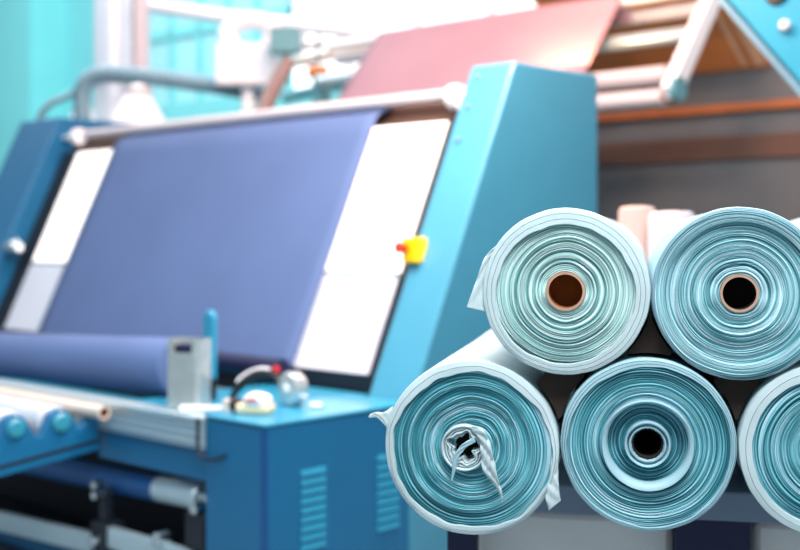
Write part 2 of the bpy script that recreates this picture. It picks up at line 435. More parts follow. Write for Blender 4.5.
rows = []
zs = [0.93, 0.96, 1.0, 1.1, 1.2, 1.3, 1.4, 1.5, 1.6, 1.7, 1.8, 1.9, 2.0, 2.1, 2.2]
NU = 24
for z in zs:
    rows.append([(-(0.915+2.39*i/NU), dv(z, 0.10)-0.003*math.sin(i*0.8+z*2), z) for i in range(NU+1)])
for z, d_ in ((2.225, 0.125), (2.25, 0.187), (2.285, 0.195), (2.31, 0.195)):
    rows.append([(-(0.915+2.39*i/NU), dv(z, d_), z-0.010*i/NU) for i in range(NU+1)])
ws = tag(obj('navy_cloth', sheet(rows), M['denim'], smooth='all'), 'wide navy blue cloth stretched down the slanted lit board of the machine', 'fabric')
place(ws, C0, ROT); md = ws.modifiers.new('thick', 'SOLIDIFY'); md.thickness = 0.004; md.offset = 0

rt = thing('navy_cloth_roll', 'thick roll of navy cloth lying along the machine table below the slanted board', 'fabric roll', W(2.4, 0.30, 0.868), ROT)
def seg_roll(bm):
    p0 = Vector((1.47, 0.0, 0.13)); p1 = Vector((-1.5, 0.0, 0.02))
    L = (p1-p0).length
    prof = [(0, 0.05), (0.002, 0.122), (0.012, 0.129)]+[(0.012+(L-0.024)*k/12, 0.129-0.017*k/12+0.0015*math.sin(k*2.1)) for k in range(1, 13)]+[(L, 0.10), (L+0.001, 0.05)]
    return lathe(bm, p0, p1, prof, 48)
obj('wound_cloth', seg_roll(B()), M['denim'], rt, smooth=True)
obj('cardboard_core', cyl(B(), (1.49, 0, 0.13), (1.3, 0, 0.123), 0.04, 24), M['card'], rt, smooth=True)

# pole lying along the front rail
tb = thing('cardboard_tube', 'long pale cardboard tube lying along the front rail of the blue machine', 'tube', W(0.975, -0.065, 0.828), ROT)
def pipe_bm(p0, p1, ro, ri, seg=28):
    bm = B(); L = (Vector(p1)-Vector(p0)).length
    lathe(bm, p0, p1, [(0.0, ri), (0.0, ro), (L, ro), (L, ri), (0.0, ri)], seg, cap=False); return bm
obj('tube_wall', pipe_bm((0, 0, 0.0), (-2.9, 0, 0.0), 0.030, 0.022), M['offwhite'], tb, smooth=True)
obj('tube_lining', pipe_bm((-0.004, 0, 0.0), (-1.0, 0, 0.0), 0.0225, 0.020), M['card_in'], tb, smooth=True, )

# ------------------------------------------------------------------ small things on the table
cn = thing('metal_dispenser', 'silver sheet metal holder with open notched top standing beside the navy roll', 'dispenser', W(0.64, 0.13, 0.868), ROT+0.35)
bm = B()
def rrect(hx, hy, r, n=5):
    out = []
    for cx, cy, a0 in ((hx-r, hy-r, 0), (-hx+r, hy-r, PI/2), (-hx+r, -hy+r, PI), (hx-r, -hy+r, 3*PI/2)):
        out += [(cx+r*math.cos(a0+k*PI/2/n), cy+r*math.sin(a0+k*PI/2/n)) for k in range(n+1)]
    return out
def shell(bm, pts_o, pts_i, z0, z1, notch):
    n = len(pts_o); top = lambda p: z1-(notch if (abs(p[0]) < 0.050 and p[1] < -0.03) else 0)
    ao = [bm.verts.new((x, y, z0)) for x, y in pts_o]; bo = [bm.verts.new((p[0], p[1], top(p))) for p in pts_o]
    ai = [bm.verts.new((x, y, z0+0.03)) for x, y in pts_i]; bi = [bm.verts.new((p[0], p[1], top(p))) for p in pts_i]
    for i in range(n):
        j = (i+1) % n
        bm.faces.new((ao[i], ao[j], bo[j], bo[i])); bm.faces.new((bo[i], bo[j], bi[j], bi[i])); bm.faces.new((bi[i], bi[j], ai[j], ai[i]))
    bm.faces.new(ao[::-1]); bm.faces.new(ai)
def dens(p, m=4):
    out = []
    for i in range(len(p)):
        a, b = p[i], p[(i+1) % len(p)]
        L = math.dist(a, b); k = max(1, int(L/0.008))
        out += [(a[0]+(b[0]-a[0])*t/k, a[1]+(b[1]-a[1])*t/k) for t in range(k)]
    return out
po = dens(rrect(0.080, 0.055, 0.02)); pi_ = [(x*0.93, y*0.92) for x, y in po]
shell(bm, po, pi_, 0.0, 0.285, 0.055)
obj('housing', bm, M['silver'], cn, smooth=True)
bm = box(B(), (-0.050, -0.036, 0.19), (0.050, 0.03, 0.262)); obj('inner_block', bm, M['navy'], cn, bevel=0.006)

rl = thing('scale_bar', 'thin white bar lying on the table in front of the silver holder', 'bar', W(0.50, 0.085, 0.868), ROT+0.75)
obj('bar_body', box(B(), (-0.09, -0.012, 0.0), (0.09, 0.012, 0.022)), M['white'], rl, bevel=0.004)
obj('bar_end', box(B(), (0.09, -0.02, 0.0), (0.125, 0.02, 0.05)), M['offwhite'], rl, bevel=0.006)

ds = thing('tape_dispenser', 'cream and white tape dispenser with a red mark on the blue cabinet top', 'dispenser', W(0.235, 0.15, 0.8815), ROT+0.5)
obj('dispenser_base', box(B(), (-0.07, -0.045, 0.0), (0.07, 0.045, 0.038)), mat('cream_plastic', rgb(226, 214, 176), 0.5, var=0.03), ds, bevel=0.01)
bm = B(); lathe(bm, (0.01, 0, 0.036), (0.01, 0, 0.09), [(0, 0.05), (0.02, 0.058), (0.035, 0.045), (0.045, 0.02)], 24)
obj('dispenser_cap', bm, M['white'], ds, smooth=True)
obj('red_mark', box(B(), (-0.02, -0.058, 0.052), (0.03, -0.030, 0.066)), M['red'], ds, bevel=0.004)
obj('side_knob', cyl(B(), (-0.105, 0, 0.03), (-0.065, 0, 0.03), 0.028, 20, ch=0.006), M['black'], ds, smooth=True)

re_ = thing('steel_tape_reel', 'round silver reel standing on the blue cabinet top behind the tape dispenser', 'reel', W(0.28, 0.40, 0.8815), ROT-0.1)
bm = B(); lathe(bm, (0, -0.045, 0.07), (0, 0.03, 0.07), [(0, 0.035), (0.004, 0.062), (0.012, 0.070), (0.058, 0.070), (0.07, 0.060), (0.075, 0.03)], 32)
obj('reel_body', bm, M['silver'], re_, smooth=True)
bm = B(); lathe(bm, (0, -0.052, 0.07), (0, -0.04, 0.07), [(0, 0.014), (0.004, 0.022), (0.012, 0.024)], 20); obj('reel_hub', bm, M['white'], re_, smooth=True)

hs = thing('black_hose', 'short black hose arched between the silver holder and the silver reel', 'hose', W(0.53, 0.40, 0.868), ROT)
pth = smooth_path([(-0.05, -0.10, 0.02), (-0.02, -0.06, 0.085), (0.04, -0.02, 0.125), (0.11, 0.0, 0.125), (0.165, 0.0, 0.085)], 8)
n = len(pth)
obj('hose_body', tube(B(), pth, [0.010+0.016*math.sin(PI*min(1, i/n*1.1)) for i in range(n)], 14), M['black'], hs, smooth=True)
obj('hose_highlight', tube(B(), [p+Vector((-0.003, -0.006, 0.022)) for p in pth[6:24]], 0.008, 8), M['white'], hs, smooth=True)  # white tube modelled as the highlight on the black hose
obj('hose_tip', box(B(), (0.115, -0.01, 0.14), (0.145, 0.01, 0.165)), M['red'], hs, bevel=0.004)

dk = tag(obj('flat_disc', cyl(B(), (0, 0, 0), (0, 0, 0.012), 0.028, 24, ch=0.003), M['white'], smooth=True), 'small flat white disc lying on the blue cabinet top right of the reel', 'disc')
place(dk, W(0.185, 0.43, 0.8815))
cbl = tag(obj('black_cable', tube(B(), smooth_path([(-0.376, -0.026, 0.865), (-0.376, -0.027, 0.80), (-0.374, -0.026, 0.74), (-0.34, -0.024, 0.71), (-0.27, -0.018, 0.715), (-0.22, -0.014, 0.735)], 6), 0.007, 8), M['black'], smooth=True),
    'thin black cable hanging down the front of the blue cabinet corner', 'cable')
place(cbl, C0, ROT)

# ------------------------------------------------------------------ overhead cloth run behind the machine
rows = []
def cl(z): return 3.51+(z-2.62)*0.81
for z in (1.9, 2.2, 2.5, 2.7, 2.9, 3.05, 3.155):
    rows.append([(-(0.98+2.30*i/NU), cl(z)+0.012*math.sin(i*0.5), z) for i in range(NU+1)])
for t in (0.7, 1.4, 2.1, 2.8):
    rows.append([(-(0.98+2.30*i/NU), cl(3.16)+0.05-0.05*math.cos(t), 3.16+0.05*math.sin(t)) for i in range(NU+1)])
rows.append([(-(0.98+2.30*i/NU), cl(3.16)+0.11, 3.02) for i in range(NU+1)])
oc = tag(obj('overhead_cloth', sheet(rows), M['denim_back'], smooth='all'), 'wide dusky cloth web rising behind the machine to a high roller', 'fabric')
place(oc, C0, ROT); md = oc.modifiers.new('thick', 'SOLIDIFY'); md.thickness = 0.004; md.offset = 0

fr = thing('cloth_feed_frame', 'steel roller frame carrying the dusky overhead cloth behind the machine', 'frame', W(0, 3.5, 0), ROT)
obj('high_roller', cyl(B(), (-0.30, cl(3.16)+0.05-3.5, 3.16), (-3.9, cl(3.16)+0.05-3.5, 3.16), 0.039, 24), M['white'], fr, smooth=True)
for (vv, zz, rr, mm) in ((0.10, 2.575, 0.055, 'roller'), (0.05, 2.43, 0.052, 'roller'), (0.40, 2.86, 0.05, 'alu'), (0.62, 3.06, 0.05, 'roller')):
    r_ = obj('guide_roller', cyl(B(), (-0.42, vv, zz), (-3.9, vv, zz), rr, 24), M[mm], fr, smooth=True)
    obj('roller_journal', cyl(B(), (-0.33, vv, zz), (-0.42, vv, zz), rr*0.55, 16), M['rust'], r_, smooth=True)
ar = [(0.02, 2.40), (0.09, 2.44), (0.95, 3.55), (0.80, 3.55), (-0.05, 2.48)]
obj('swing_arm', prism(B(), ar, -0.39, -0.31), M['white'], fr, bevel=0.012)
bm = cyl(B(), (-0.29, 0.03, 2.47), (-0.33, 0.03, 2.47), 0.075, 24); obj('arm_boss', bm, M['teal_box'], fr, smooth=True)
obj('frame_post', ubox(B(), 3.95, 0.45, 0, 4.05, 0.6, 2.9), M['teal_box'], fr, bevel=0.01)
obj('frame_post', ubox(B(), 3.95, 1.0, 0, 4.05, 1.15, 3.0), M['teal_box'], fr, bevel=0.01)

# ------------------------------------------------------------------ grey oven with timber canopy, right background
ov = thing('drying_oven', 'big grey oven wall under an orange brown boarded canopy at upper right', 'oven', W(0, 5.0, 0), ROT)
obj('oven_wall', ubox(B(), -4.0, 0.0, 0, 3.2, 0.3, 2.95), M['greywall'], ov)
obj('brown_rail', ubox(B(), -4.0, -0.05, 2.46, 3.2, 0.0, 2.52), M['rust'], ov, bevel=0.006)
obj('brown_rail', ubox(B(), -4.0, -0.03, 2.12, 3.2, 0.0, 2.29), M['brown'], ov, bevel=0.006)
obj('pale_strip', ubox(B(), 2.1, -0.07, 2.46, 3.2, -0.05, 2.51), M['palewood'], ov, bevel=0.003)
cp = obj('canopy_boards', prism(B(), [(-0.02, 2.76), (-1.1, 3.60), (-1.1, 3.72), (-0.02, 2.90)], -1.95, -0.42), M['timber'], ov)
for (u0, u1) in ((0.44, 0.52), (0.58, 0.62)):
    obj('canopy_batten', prism(B(), [(-0.05, 2.775), (-1.08, 3.576), (-1.08, 3.60), (-0.05, 2.80)], -u1, -u0), M['palewood'], cp)

# aqua hood, top right corner, nearer than the oven
hd = thing('aqua_hood', 'sloping aqua blue machine hood at the top right corner', 'machine', W(0, 1.6, 0), ROT)
def uzprism(poly, v0, v1):
    bm = B(); a = [bm.verts.new((-u, v0, z)) for u, z in poly]; b = [bm.verts.new((-u, v1, z)) for u, z in poly]
    n = len(poly); bm.faces.new(a); bm.faces.new(b[::-1])
    for i in range(n): bm.faces.new((a[i], b[i], b[(i+1) % n], a[(i+1) % n]))
    return bm
obj('hood_body', uzprism([(-0.90, 2.72), (-1.75, 1.72), (-2.3, 1.72), (-2.3, 2.72)], 0.0, 0.35), M['hood'], hd, bevel=0.015)
obj('hood_lip', uzprism([(-0.87, 2.72), (-1.73, 1.70), (-1.75, 1.72), (-0.90, 2.72)], -0.02, 0.36), M['pipe'], hd)
obj('hood_highlight', cyl(B(), (1.30, -0.03, 2.42), (1.30, 0.01, 2.42), 0.024, 20, ch=0.008), M['roller'], hd, smooth=True)  # pale disc painting a highlight on the hood; gives no light
obj('hood_port', cyl(B(), (1.26, -0.02, 2.56), (1.26, 0.01, 2.56), 0.05, 20, ch=0.01), M['brown'], hd, smooth=True)
obj('hood_leg', box(B(), (2.0, 0.1, 0), (2.12, 0.22, 1.72)), M['hood'], hd)

# ------------------------------------------------------------------ background fittings, upper left
def at(px, py, Y): return Vector(((px-400)/1200*Y, Y, CAM_H+(232-py)/1200*Y))
YB = 11.0
dct = thing('white_duct', 'tall pale cylindrical duct standing behind the left end of the machine', 'duct', (at(113, 0, YB).x, YB, 0))
bm = B(); lathe(bm, (0, 0, 0), (0, 0, 6), [(0, 0.17), (2.95, 0.17), (2.95, 0.2), (3.0, 0.2), (3.0, 0.17), (6, 0.17)], 32); obj('duct_pipe', bm, M['duct'], dct, smooth=True)
obj('duct_pipe', cyl(B(), (0.20, 0.2, 0), (0.20, 0.2, 6), 0.09, 20), M['pinkish'], dct, smooth=True)
YP = 10.0
pp = thing('bent_steel_pipe', 'grey steel pipe rising left of the duct and bending right over the machine', 'pipe', (at(82, 0, YP).x, YP, 0))
q = at(82, 0, YP); loc = lambda px, py, Y=YP: at(px, py, Y)-Vector((q.x, YP, 0))
path = [loc(82, 110)*1.0]
path[0].z = 0
path += [loc(82, 120), loc(82, 95), loc(88, 80), loc(103, 74), loc(130, 75), loc(190, 82), loc(262, 94)]
obj('pipe_body', tube(B(), smooth_path(path, 6), 0.07, 16), M['pipe'], pp, smooth=True)
obj('pipe_branch', tube(B(), smooth_path([loc(82, 88), loc(66, 97), loc(50, 104), loc(40, 118), loc(38, 140)], 6), 0.03, 10), M['pipe'], pp, smooth=True)
st = thing('strut_bracket', 'brown grey steel strut leaning up to a teal junction box', 'bracket', (at(272, 0, 9.5).x, 9.5, 0))
q2 = Vector((st.location.x, 9.5, 0)); l2 = lambda px, py, Y=9.5: at(px, py, Y)-q2
obj('strut', tube(B(), [l2(256, 125), l2(272, 92), l2(290, 58)], 0.065, 12), M['pipe_brown'], st, smooth=True)
p = l2(285, 40); obj('junction_box', box(B(), (p.x-0.11, -0.1, p.z-0.11), (p.x+0.11, 0.1, p.z+0.09)), M['teal_box'], st, bevel=0.01)
obj('strut_post', cyl(B(), (l2(258, 0).x, 0, 0), (l2(258, 0).x, 0, l2(258, 122).z), 0.05, 16), M['pipe_brown'], st, smooth=True)
cbx = thing('white_control_box', 'pale white control box hanging in front of the teal windows', 'box', (at(247, 0, 9.8).x, 9.8, 0))
z0, z1 = at(0, 86, 9.8).z, at(0, 45, 9.8).z
obj('box_body', box(B(), (-0.24, -0.12, z0), (0.24, 0.12, z1)), M['white'], cbx, bevel=0.02)
obj('box_post', cyl(B(), (0, 0.05, 0), (0, 0.05, z0), 0.05, 16), M['white'], cbx, smooth=True)
bm = B(); tube(bm, smooth_path([(-0.1, 0, z1-0.02), (-0.16, 0, z1+0.10), (0.0, 0, z1+0.2), (0.2, 0, z1+0.15), (0.18, 0, z1-0.02)], 6), 0.075, 14); obj('bundled_wrap', bm, M['white'], cbx, smooth=True)
wb = thing('white_overhead_beam', 'long white beam crossing the upper left above the machine', 'beam', at(140, 4, 11.5))
d = at(370, 33, 10.2)-at(140, 4, 11.5)
obj('beam_body', tube(B(), [Vector((0, 0, 0)), d*0.4+Vector((0, 0, -0.02)), d], 0.065, 14), M['white'], wb, smooth=True)
obj('beam_hanger', cyl(B(), d*0.73+Vector((0, 0, 0.05)), d*0.73+Vector((0, 0, 1.4)), 0.06, 14), M['white'], wb, smooth=True)
for i, (x0, y0, x1, y1, nm, mm, rr, lab) in enumerate((
        (296, 62, 372, 47, 'guide_rail', 'offwhite', 0.05, 'cream rail below the white beam left of the overhead cloth'),
        (284, 98, 352, 82, 'guide_rail', 'teal_box', 0.055, 'grey teal rail just above the machine left of the overhead cloth'),
        (300, 48, 360, 38, 'guide_rail', 'pipe_brown', 0.035, 'thin brown grey rail under the white beam beside the overhead cloth'))):
    a = at(x0, y0, 11.1+0.4*i); b = at(x1, y1, 10.8+0.4*i)
    r_ = thing(nm, lab, 'rail', a); obj('rail_bar', cyl(B(), (0, 0, 0), b-a, rr, 16), M[mm], r_, smooth=True)
    obj('rail_hanger', cyl(B(), (0.05, 0, 0), (0.05, 0, 3.2), 0.012, 8), M['pipe'], r_, smooth=True)
ob = thing('orange_motor', 'small orange motor between the rails left of the overhead cloth', 'motor', at(318, 72, 10.5))
obj('motor_body', cyl(B(), (-0.09, 0, 0), (0.09, 0, 0), 0.06, 20, ch=0.01), M['timber'], ob, smooth=True)
obj('motor_mount', cyl(B(), (0, 0, 0), (0, 0, 3.0), 0.015, 8), M['pipe'], ob, smooth=True)
for (cx, top, hw, yb, lab) in ((83, 92, 0.16, 10.5, 'white cone shaped bag behind the left post, left of the bent pipe'), (138, 84, 0.26, 9.6, 'white cone shaped bag behind the machine, right of the duct')):
    p = at(cx, top, yb)
    bg_ = thing('white_bag', lab, 'bag', (p.x, yb, 0))
    bm = B(); lathe(bm, (0, 0, 0), (0, 0, p.z), [(0, hw*1.1), (1.2, hw*1.3), (p.z-0.62, hw*1.35), (p.z-0.35, hw*0.95), (p.z-0.05, hw*0.3), (p.z, hw*0.15)], 28)
    obj('bag_body', bm, M['white'], bg_, smooth=True)
    obj('bag_tie', cyl(B(), (0, 0, p.z-0.07), (0, 0, p.z-0.04), hw*0.42, 20), M['pinkish'], bg_, smooth=True)

# ------------------------------------------------------------------ the rolls
AX = Vector((0.196, 0.981, 0)).normalized(); EX = Vector((AX.y, -AX.x, 0))
RZ = -math.atan2(0.196, 0.981)
O0 = Vector((0.337, 2.45, 0))
PX = 0.00204                               # metres per photo pixel at the roll ends, for small outlines


def wob(th, seeds, t, amp):
    v = 0
    for k, (n, ph, dr) in enumerate(seeds): v = v+np.sin(n*th+ph+dr*t)/(1+0.35*k)
    return v*amp


def winding(seed, r0, r1, layers, macro, amp_r=0.0008, amp_y=0.0012, groove=0.0065, seg=180):
    """end face of the wound cloth: one crest and one groove to each layer; y runs into the roll"""
    rng = np.random.default_rng(seed)
    th = np.linspace(0, 2*PI, seg, endpoint=False)
    sA = [(n, rng.uniform(0, 6.28), rng.uniform(-2, 2)) for n in (2, 3, 4, 6, 9)]
    sB = [(n, rng.uniform(0, 6.28), rng.uniform(-5, 5)) for n in (1, 2, 3, 5, 7)]
    ts = np.sort(rng.uniform(0, 1, layers-1)); ts = 0.55*ts+0.45*np.linspace(0, 1, layers+1)[1:-1]
    ed = np.concatenate([[0], ts, [1]])
    R = r0+(r1-r0)*ed
    prof = []
    for i in range(layers):
        a, b = R[i], R[i+1]; h = rng.normal(0, 0.0019)
        g = groove*rng.uniform(0.4, 1.3)
        prof += [(a+(b-a)*0.02, h*0.3+g), (a+(b-a)*0.22, h), (a+(b-a)*0.70, h-0.0006), (a+(b-a)*0.95, h*0.3+g)]
    rows = []
    for r, y in prof:
        t = (r-r0)/(r1-r0)
        fade = min(1, t*6+0.2)
        rr = r+wob(th, sA, t*2.0, amp_r)*fade
        yy = y+wob(th, sB, t*3.0, amp_y)+macro(t, th)
        rows.append(np.stack([rr*np.cos(th), yy, rr*np.sin(th)], 1))
    # side wall back from the rim and back from the bore
    for front, yb in ((True, 0.12), ):
        q = rows[-1].copy(); q[:, 1] = 0.25; rows.append(q)
        q = rows[0].copy(); q[:, 1] = 0.25; rows.insert(0, q)
    return rows


def rows_bm(rows, closed=True):
    bm = B(); g = [[bm.verts.new(p) for p in r] for r in rows]; n = len(g[0])
    for a, b in zip(g, g[1:]):
        for i in range(n if closed else n-1): bm.faces.new((a[i], a[(i+1) % n], b[(i+1) % n], b[i]))
    return bm


def wrap(seed, R, w, L, rag=0.002, lip=0.006, seg=180, ragtop=None, lines=3):
    """film or outer cloth turns around the roll: a pale rim ring at the front and the whole long side"""
    rng = np.random.default_rng(seed+50)
    th = np.linspace(0, 2*PI, seg, endpoint=False)
    s = [(n, rng.uniform(0, 6.28), 0) for n in (2, 3, 5, 8, 13, 21)]
    s2 = [(n, rng.uniform(0, 6.28), 0) for n in (1, 2, 4, 7)]
    inner = R-w(th)+wob(th, s, 0, rag)
    rows = []
    def ring(r, y): rows.append(np.stack([r*np.cos(th), np.zeros_like(th)+y, r*np.sin(th)], 1))
    ring(inner+0.001, 0.03)
    f = wob(th, s2, 0, 0.0016)-lip
    ring(inner, 0.004+f)
    ring(inner+0.0012, f)
    for k in range(1, lines+1):
        t = k/(lines+1); r = inner+(R-inner)*t
        ring(r-0.0007, f+0.0005*k); ring(r, f+0.0032+0.0005*k); ring(r+0.0007, f+0.0005*k)
    ring(R-0.0016+wob(th, s, 0, 0.0004), f+0.003); ring(R+wob(th, s, 0, 0.0005), f+0.008)
    s3 = [(n, rng.uniform(0, 6.28), rng.uniform(-2, 2)) for n in (2, 3, 5, 9, 12)]
    for y in (0.03, 0.07, 0.13, 0.2, 0.3, 0.42, 0.56, 0.72, 0.9, 1.08, 1.25, L-0.02):
        ring(R-0.001+wob(th, s3, y*4, 0.0009), y)
    ring(R-0.006, L); ring(np.zeros_like(th)+0.025, L+0.001)
    return rows_bm(rows)


def flap(A, Bc, n=14, depth=None, m=5, rip=0.004, seed=0):
    """torn piece of film between two edge curves given in (x, y, z) of the roll"""
    rng = random.Random(seed)
    a = smooth_path(A, n); b = smooth_path(Bc, n); N = min(len(a), len(b)); rows = []
    for i in range(N):
        rows.append([a[i].lerp(b[i], k/m)+Vector((0, rip*math.sin(k*1.9+i*0.45+seed)*math.sin(PI*i/N), 0)) for k in range(m+1)])
    return sheet(rows)


def px(dx, dy, y=-0.006): return Vector((dx*PX, y, -dy*PX))


def roll(name, label, s, z, R, L=1.5):
    return thing(name, label, 'fabric roll', O0+EX*s+Vector((0, 0, z)), RZ, 'pale aqua fabric rolls stacked in front')


TEAL_A = [(0.40, rgb(44, 122, 136)), (0.52, rgb(120, 184, 194)), (0.62, rgb(172, 214, 222)), (0.76, rgb(206, 228, 236))]
TEAL_SHADED = [(0.40, rgb(10, 92, 110)), (0.53, rgb(56, 146, 160)), (0.64, rgb(118, 188, 200)), (0.78, rgb(196, 224, 234))]  # lower rolls: darker copy, shade from overhead light put into the colour
TEAL_C = [(0.40, rgb(74, 140, 142)), (0.52, rgb(144, 196, 194)), (0.62, rgb(194, 222, 220)), (0.76, rgb(220, 235, 234))]


def core_tube(parent, ro, ri, y0, depth, inner):
    obj('cardboard_core', pipe_bm((0, y0, 0), (0, depth, 0), ro, ri, 40), M['card'], parent, smooth=True)
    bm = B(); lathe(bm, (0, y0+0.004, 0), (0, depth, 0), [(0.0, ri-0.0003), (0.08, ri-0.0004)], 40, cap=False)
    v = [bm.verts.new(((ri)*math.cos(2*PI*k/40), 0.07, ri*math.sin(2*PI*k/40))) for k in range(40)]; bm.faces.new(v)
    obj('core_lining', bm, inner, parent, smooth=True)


# --- upper left roll
R = 0.1700
r = roll('fabric_roll', 'upper left pale roll with brown core and a torn film corner hanging at its left', 0.001, 1.479, R)
mac = lambda t, th: 0.0015*np.sin(t*9)
obj('wound_cloth', rows_bm(winding(1, 0.040, R-0.026, 30, mac)), layers_mat('layers_upper_left', TEAL_C, 1), r, smooth='all')
obj('outer_wrap', wrap(1, R, lambda th: 0.029+0.006*np.cos(th-0.4*PI), 1.5, rag=0.0012, lip=0.010, lines=2), M['film'], r, smooth=True, angle=50)
core_tube(r, 0.040, 0.0345, -0.004, 0.9, M['card_in'])
A_ = [px(-65, -49, 0.002), px(-80, -35, -0.004), px(-89.5, -10, -0.010), px(-99, 17, -0.014)]
B_ = [px(-63, -48, 0.004), px(-76, -30, 0.004), px(-81, -5, 0.004), px(-79, 22, 0.004)]
f = obj('loose_film', flap(A_, B_, seed=1), M['film'], r, smooth='all'); f.modifiers.new('t', 'SOLIDIFY').thickness = 0.0012

# --- upper right roll
R = 0.1718
r = roll('fabric_roll', 'upper right aqua roll of many fine layers with a dark hollow cardboard core', 0.3435, 1.478, R)
mac = lambda t, th: 0.0025*np.sin(t*11+0.5)-0.006*(t > 0.80)
obj('wound_cloth', rows_bm(winding(2, 0.0375, R-0.006, 42, mac)), layers_mat('layers_upper_right', TEAL_A, 2), r, smooth='all')
obj('outer_wrap', wrap(2, R, lambda th: 0.008+0.002*np.cos(th-0.5*PI), 1.5, rag=0.0008, lip=0.010, lines=2), M['film_cool'], r, smooth=True, angle=50)
core_tube(r, 0.0375, 0.0325, -0.004, 0.9, M['hole'])

# --- third roll of the upper row, cut by the frame
R = 0.166
r = roll('fabric_roll', 'white sided roll behind the right picture edge, right of the upper right roll', 0.6835, 1.482, R)
obj('wound_cloth', rows_bm(winding(3, 0.0375, R-0.012, 36, mac, seg=120)), layers_mat('layers_upper_edge', TEAL_A, 3), r, smooth='all')
obj('outer_wrap', wrap(3, R, lambda th: 0.014+0.003*np.cos(th-0.5*PI), 1.5, lip=0.008, seg=120), M['film'], r, smooth=True, angle=50)
core_tube(r, 0.0375, 0.0325, -0.004, 0.9, M['hole'])

# --- lower left roll: no core, crumpled centre, torn film
R = 0.1815
r = roll('fabric_roll', 'lower left aqua roll with a crumpled coreless centre and ragged torn film', -0.1935, 1.1530, R)
mac = lambda t, th: 0.002*np.sin(t*8)-0.003*t
obj('wound_cloth', rows_bm(winding(4, 0.036, R-0.010, 32, mac, amp_r=0.0014, amp_y=0.0016)), layers_mat('layers_lower_left', TEAL_SHADED, 4, 280), r, smooth='all')
obj('outer_wrap', wrap(4, R, lambda th: 0.014+0.010*np.clip(np.cos(th-0.45*PI), 0, 1)+0.006*np.clip(np.cos(th-PI), 0, 1), 1.5, rag=0.0022, lip=0.008, lines=1), M['film'], r, smooth=True, angle=50)
# crumpled centre: a smooth roll of film with folded turns inside
rows = []
th = np.linspace(0, 2*PI, 120, endpoint=False)
cc = (-0.013, 0.001)
def cring(fn, y): rows.append(np.stack([cc[0]+fn*np.cos(th), np.zeros_like(th)+y, cc[1]+fn*np.sin(th)], 1))
star = lambda a, rr: rr*(1+a*np.sin(5*th+0.6)+0.6*a*np.sin(9*th+2)+0.4*a*np.sin(3*th))
for (r_o, a_o, r_i, a_i, y) in ((0.048, 0.0, 0.0425, 0.015, -0.016), (0.041, 0.02, 0.0375, 0.05, -0.012), (0.036, 0.07, 0.0315, 0.12, -0.014), (0.0305, 0.14, 0.0265, 0.20, -0.009)):
    cring(star(a_o, r_o), 0.012); cring(star(a_o, r_o), y+0.002); cring(star((a_o+a_i)/2, (r_o+r_i)/2), y); cring(star(a_i, r_i), y+0.002); cring(star(a_i, r_i), 0.014)
cring(star(0.2, 0.025), 0.2)
cw = obj('crumpled_centre', rows_bm(rows), M['film'], r, smooth=True, angle=60)
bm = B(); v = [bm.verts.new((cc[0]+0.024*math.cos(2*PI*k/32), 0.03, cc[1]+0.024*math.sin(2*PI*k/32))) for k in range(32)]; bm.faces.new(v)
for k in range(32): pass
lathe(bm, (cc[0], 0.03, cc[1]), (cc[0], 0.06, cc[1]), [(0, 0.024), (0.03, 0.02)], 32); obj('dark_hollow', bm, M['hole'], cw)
A_ = [px(2, -24, -0.018), px(14, -20, -0.022), px(22, -4, -0.026), px(27, 19, -0.026), px(33, 44, -0.024), px(33, 52, -0.022)]
B_ = [px(2, -19, -0.016), px(10, -10, -0.018), px(11, 2, -0.018), px(14, 22, -0.018), px(28, 38, -0.020), px(32, 51, -0.020)]
f = obj('torn_strip', flap(A_, B_, seed=3, rip=0.005), M['film'], cw, smooth='all'); f.modifiers.new('t', 'SOLIDIFY').thickness = 0.0012
A_ = [px(4, -12, -0.016), px(-6, -6, -0.024), px(-15, 6, -0.026), px(-19, 32, -0.022)]
B_ = [px(6, -7, -0.014), px(-3, -2, -0.020), px(-11, 9, -0.023), px(-17.5, 33, -0.021)]
f = obj('torn_strip', flap(A_, B_, seed=4, rip=0.002), M['film_cool'], cw, smooth='all'); f.modifiers.new('t', 'SOLIDIFY').thickness = 0.0012
# ragged corners of the film
A_ = [px(-81, -40, 0.0), px(-90, -34, -0.004), px(-101, -33, -0.006), px(-106, -29, -0.008)]
B_ = [px(-84, -10, 0.002), px(-88, -18, -0.001), px(-96, -27, -0.004), px(-105, -28, -0.007)]
f = obj('loose_film', flap(A_, B_, seed=5, rip=0.002), M['film'], r, smooth='all'); f.modifiers.new('t', 'SOLIDIFY').thickness = 0.0012
A_ = [px(86, -6, 0.0), px(88, 18, -0.006), px(89, 36, -0.010), px(91, 49, -0.008)]
B_ = [px(81, 4, 0.0), px(79, 28, -0.006), px(76, 44, -0.012), px(79, 59, -0.012)]
f = obj('loose_film', flap(A_, B_, seed=6), M['film'], r, smooth='all'); f.modifiers.new('t', 'SOLIDIFY').thickness = 0.0012

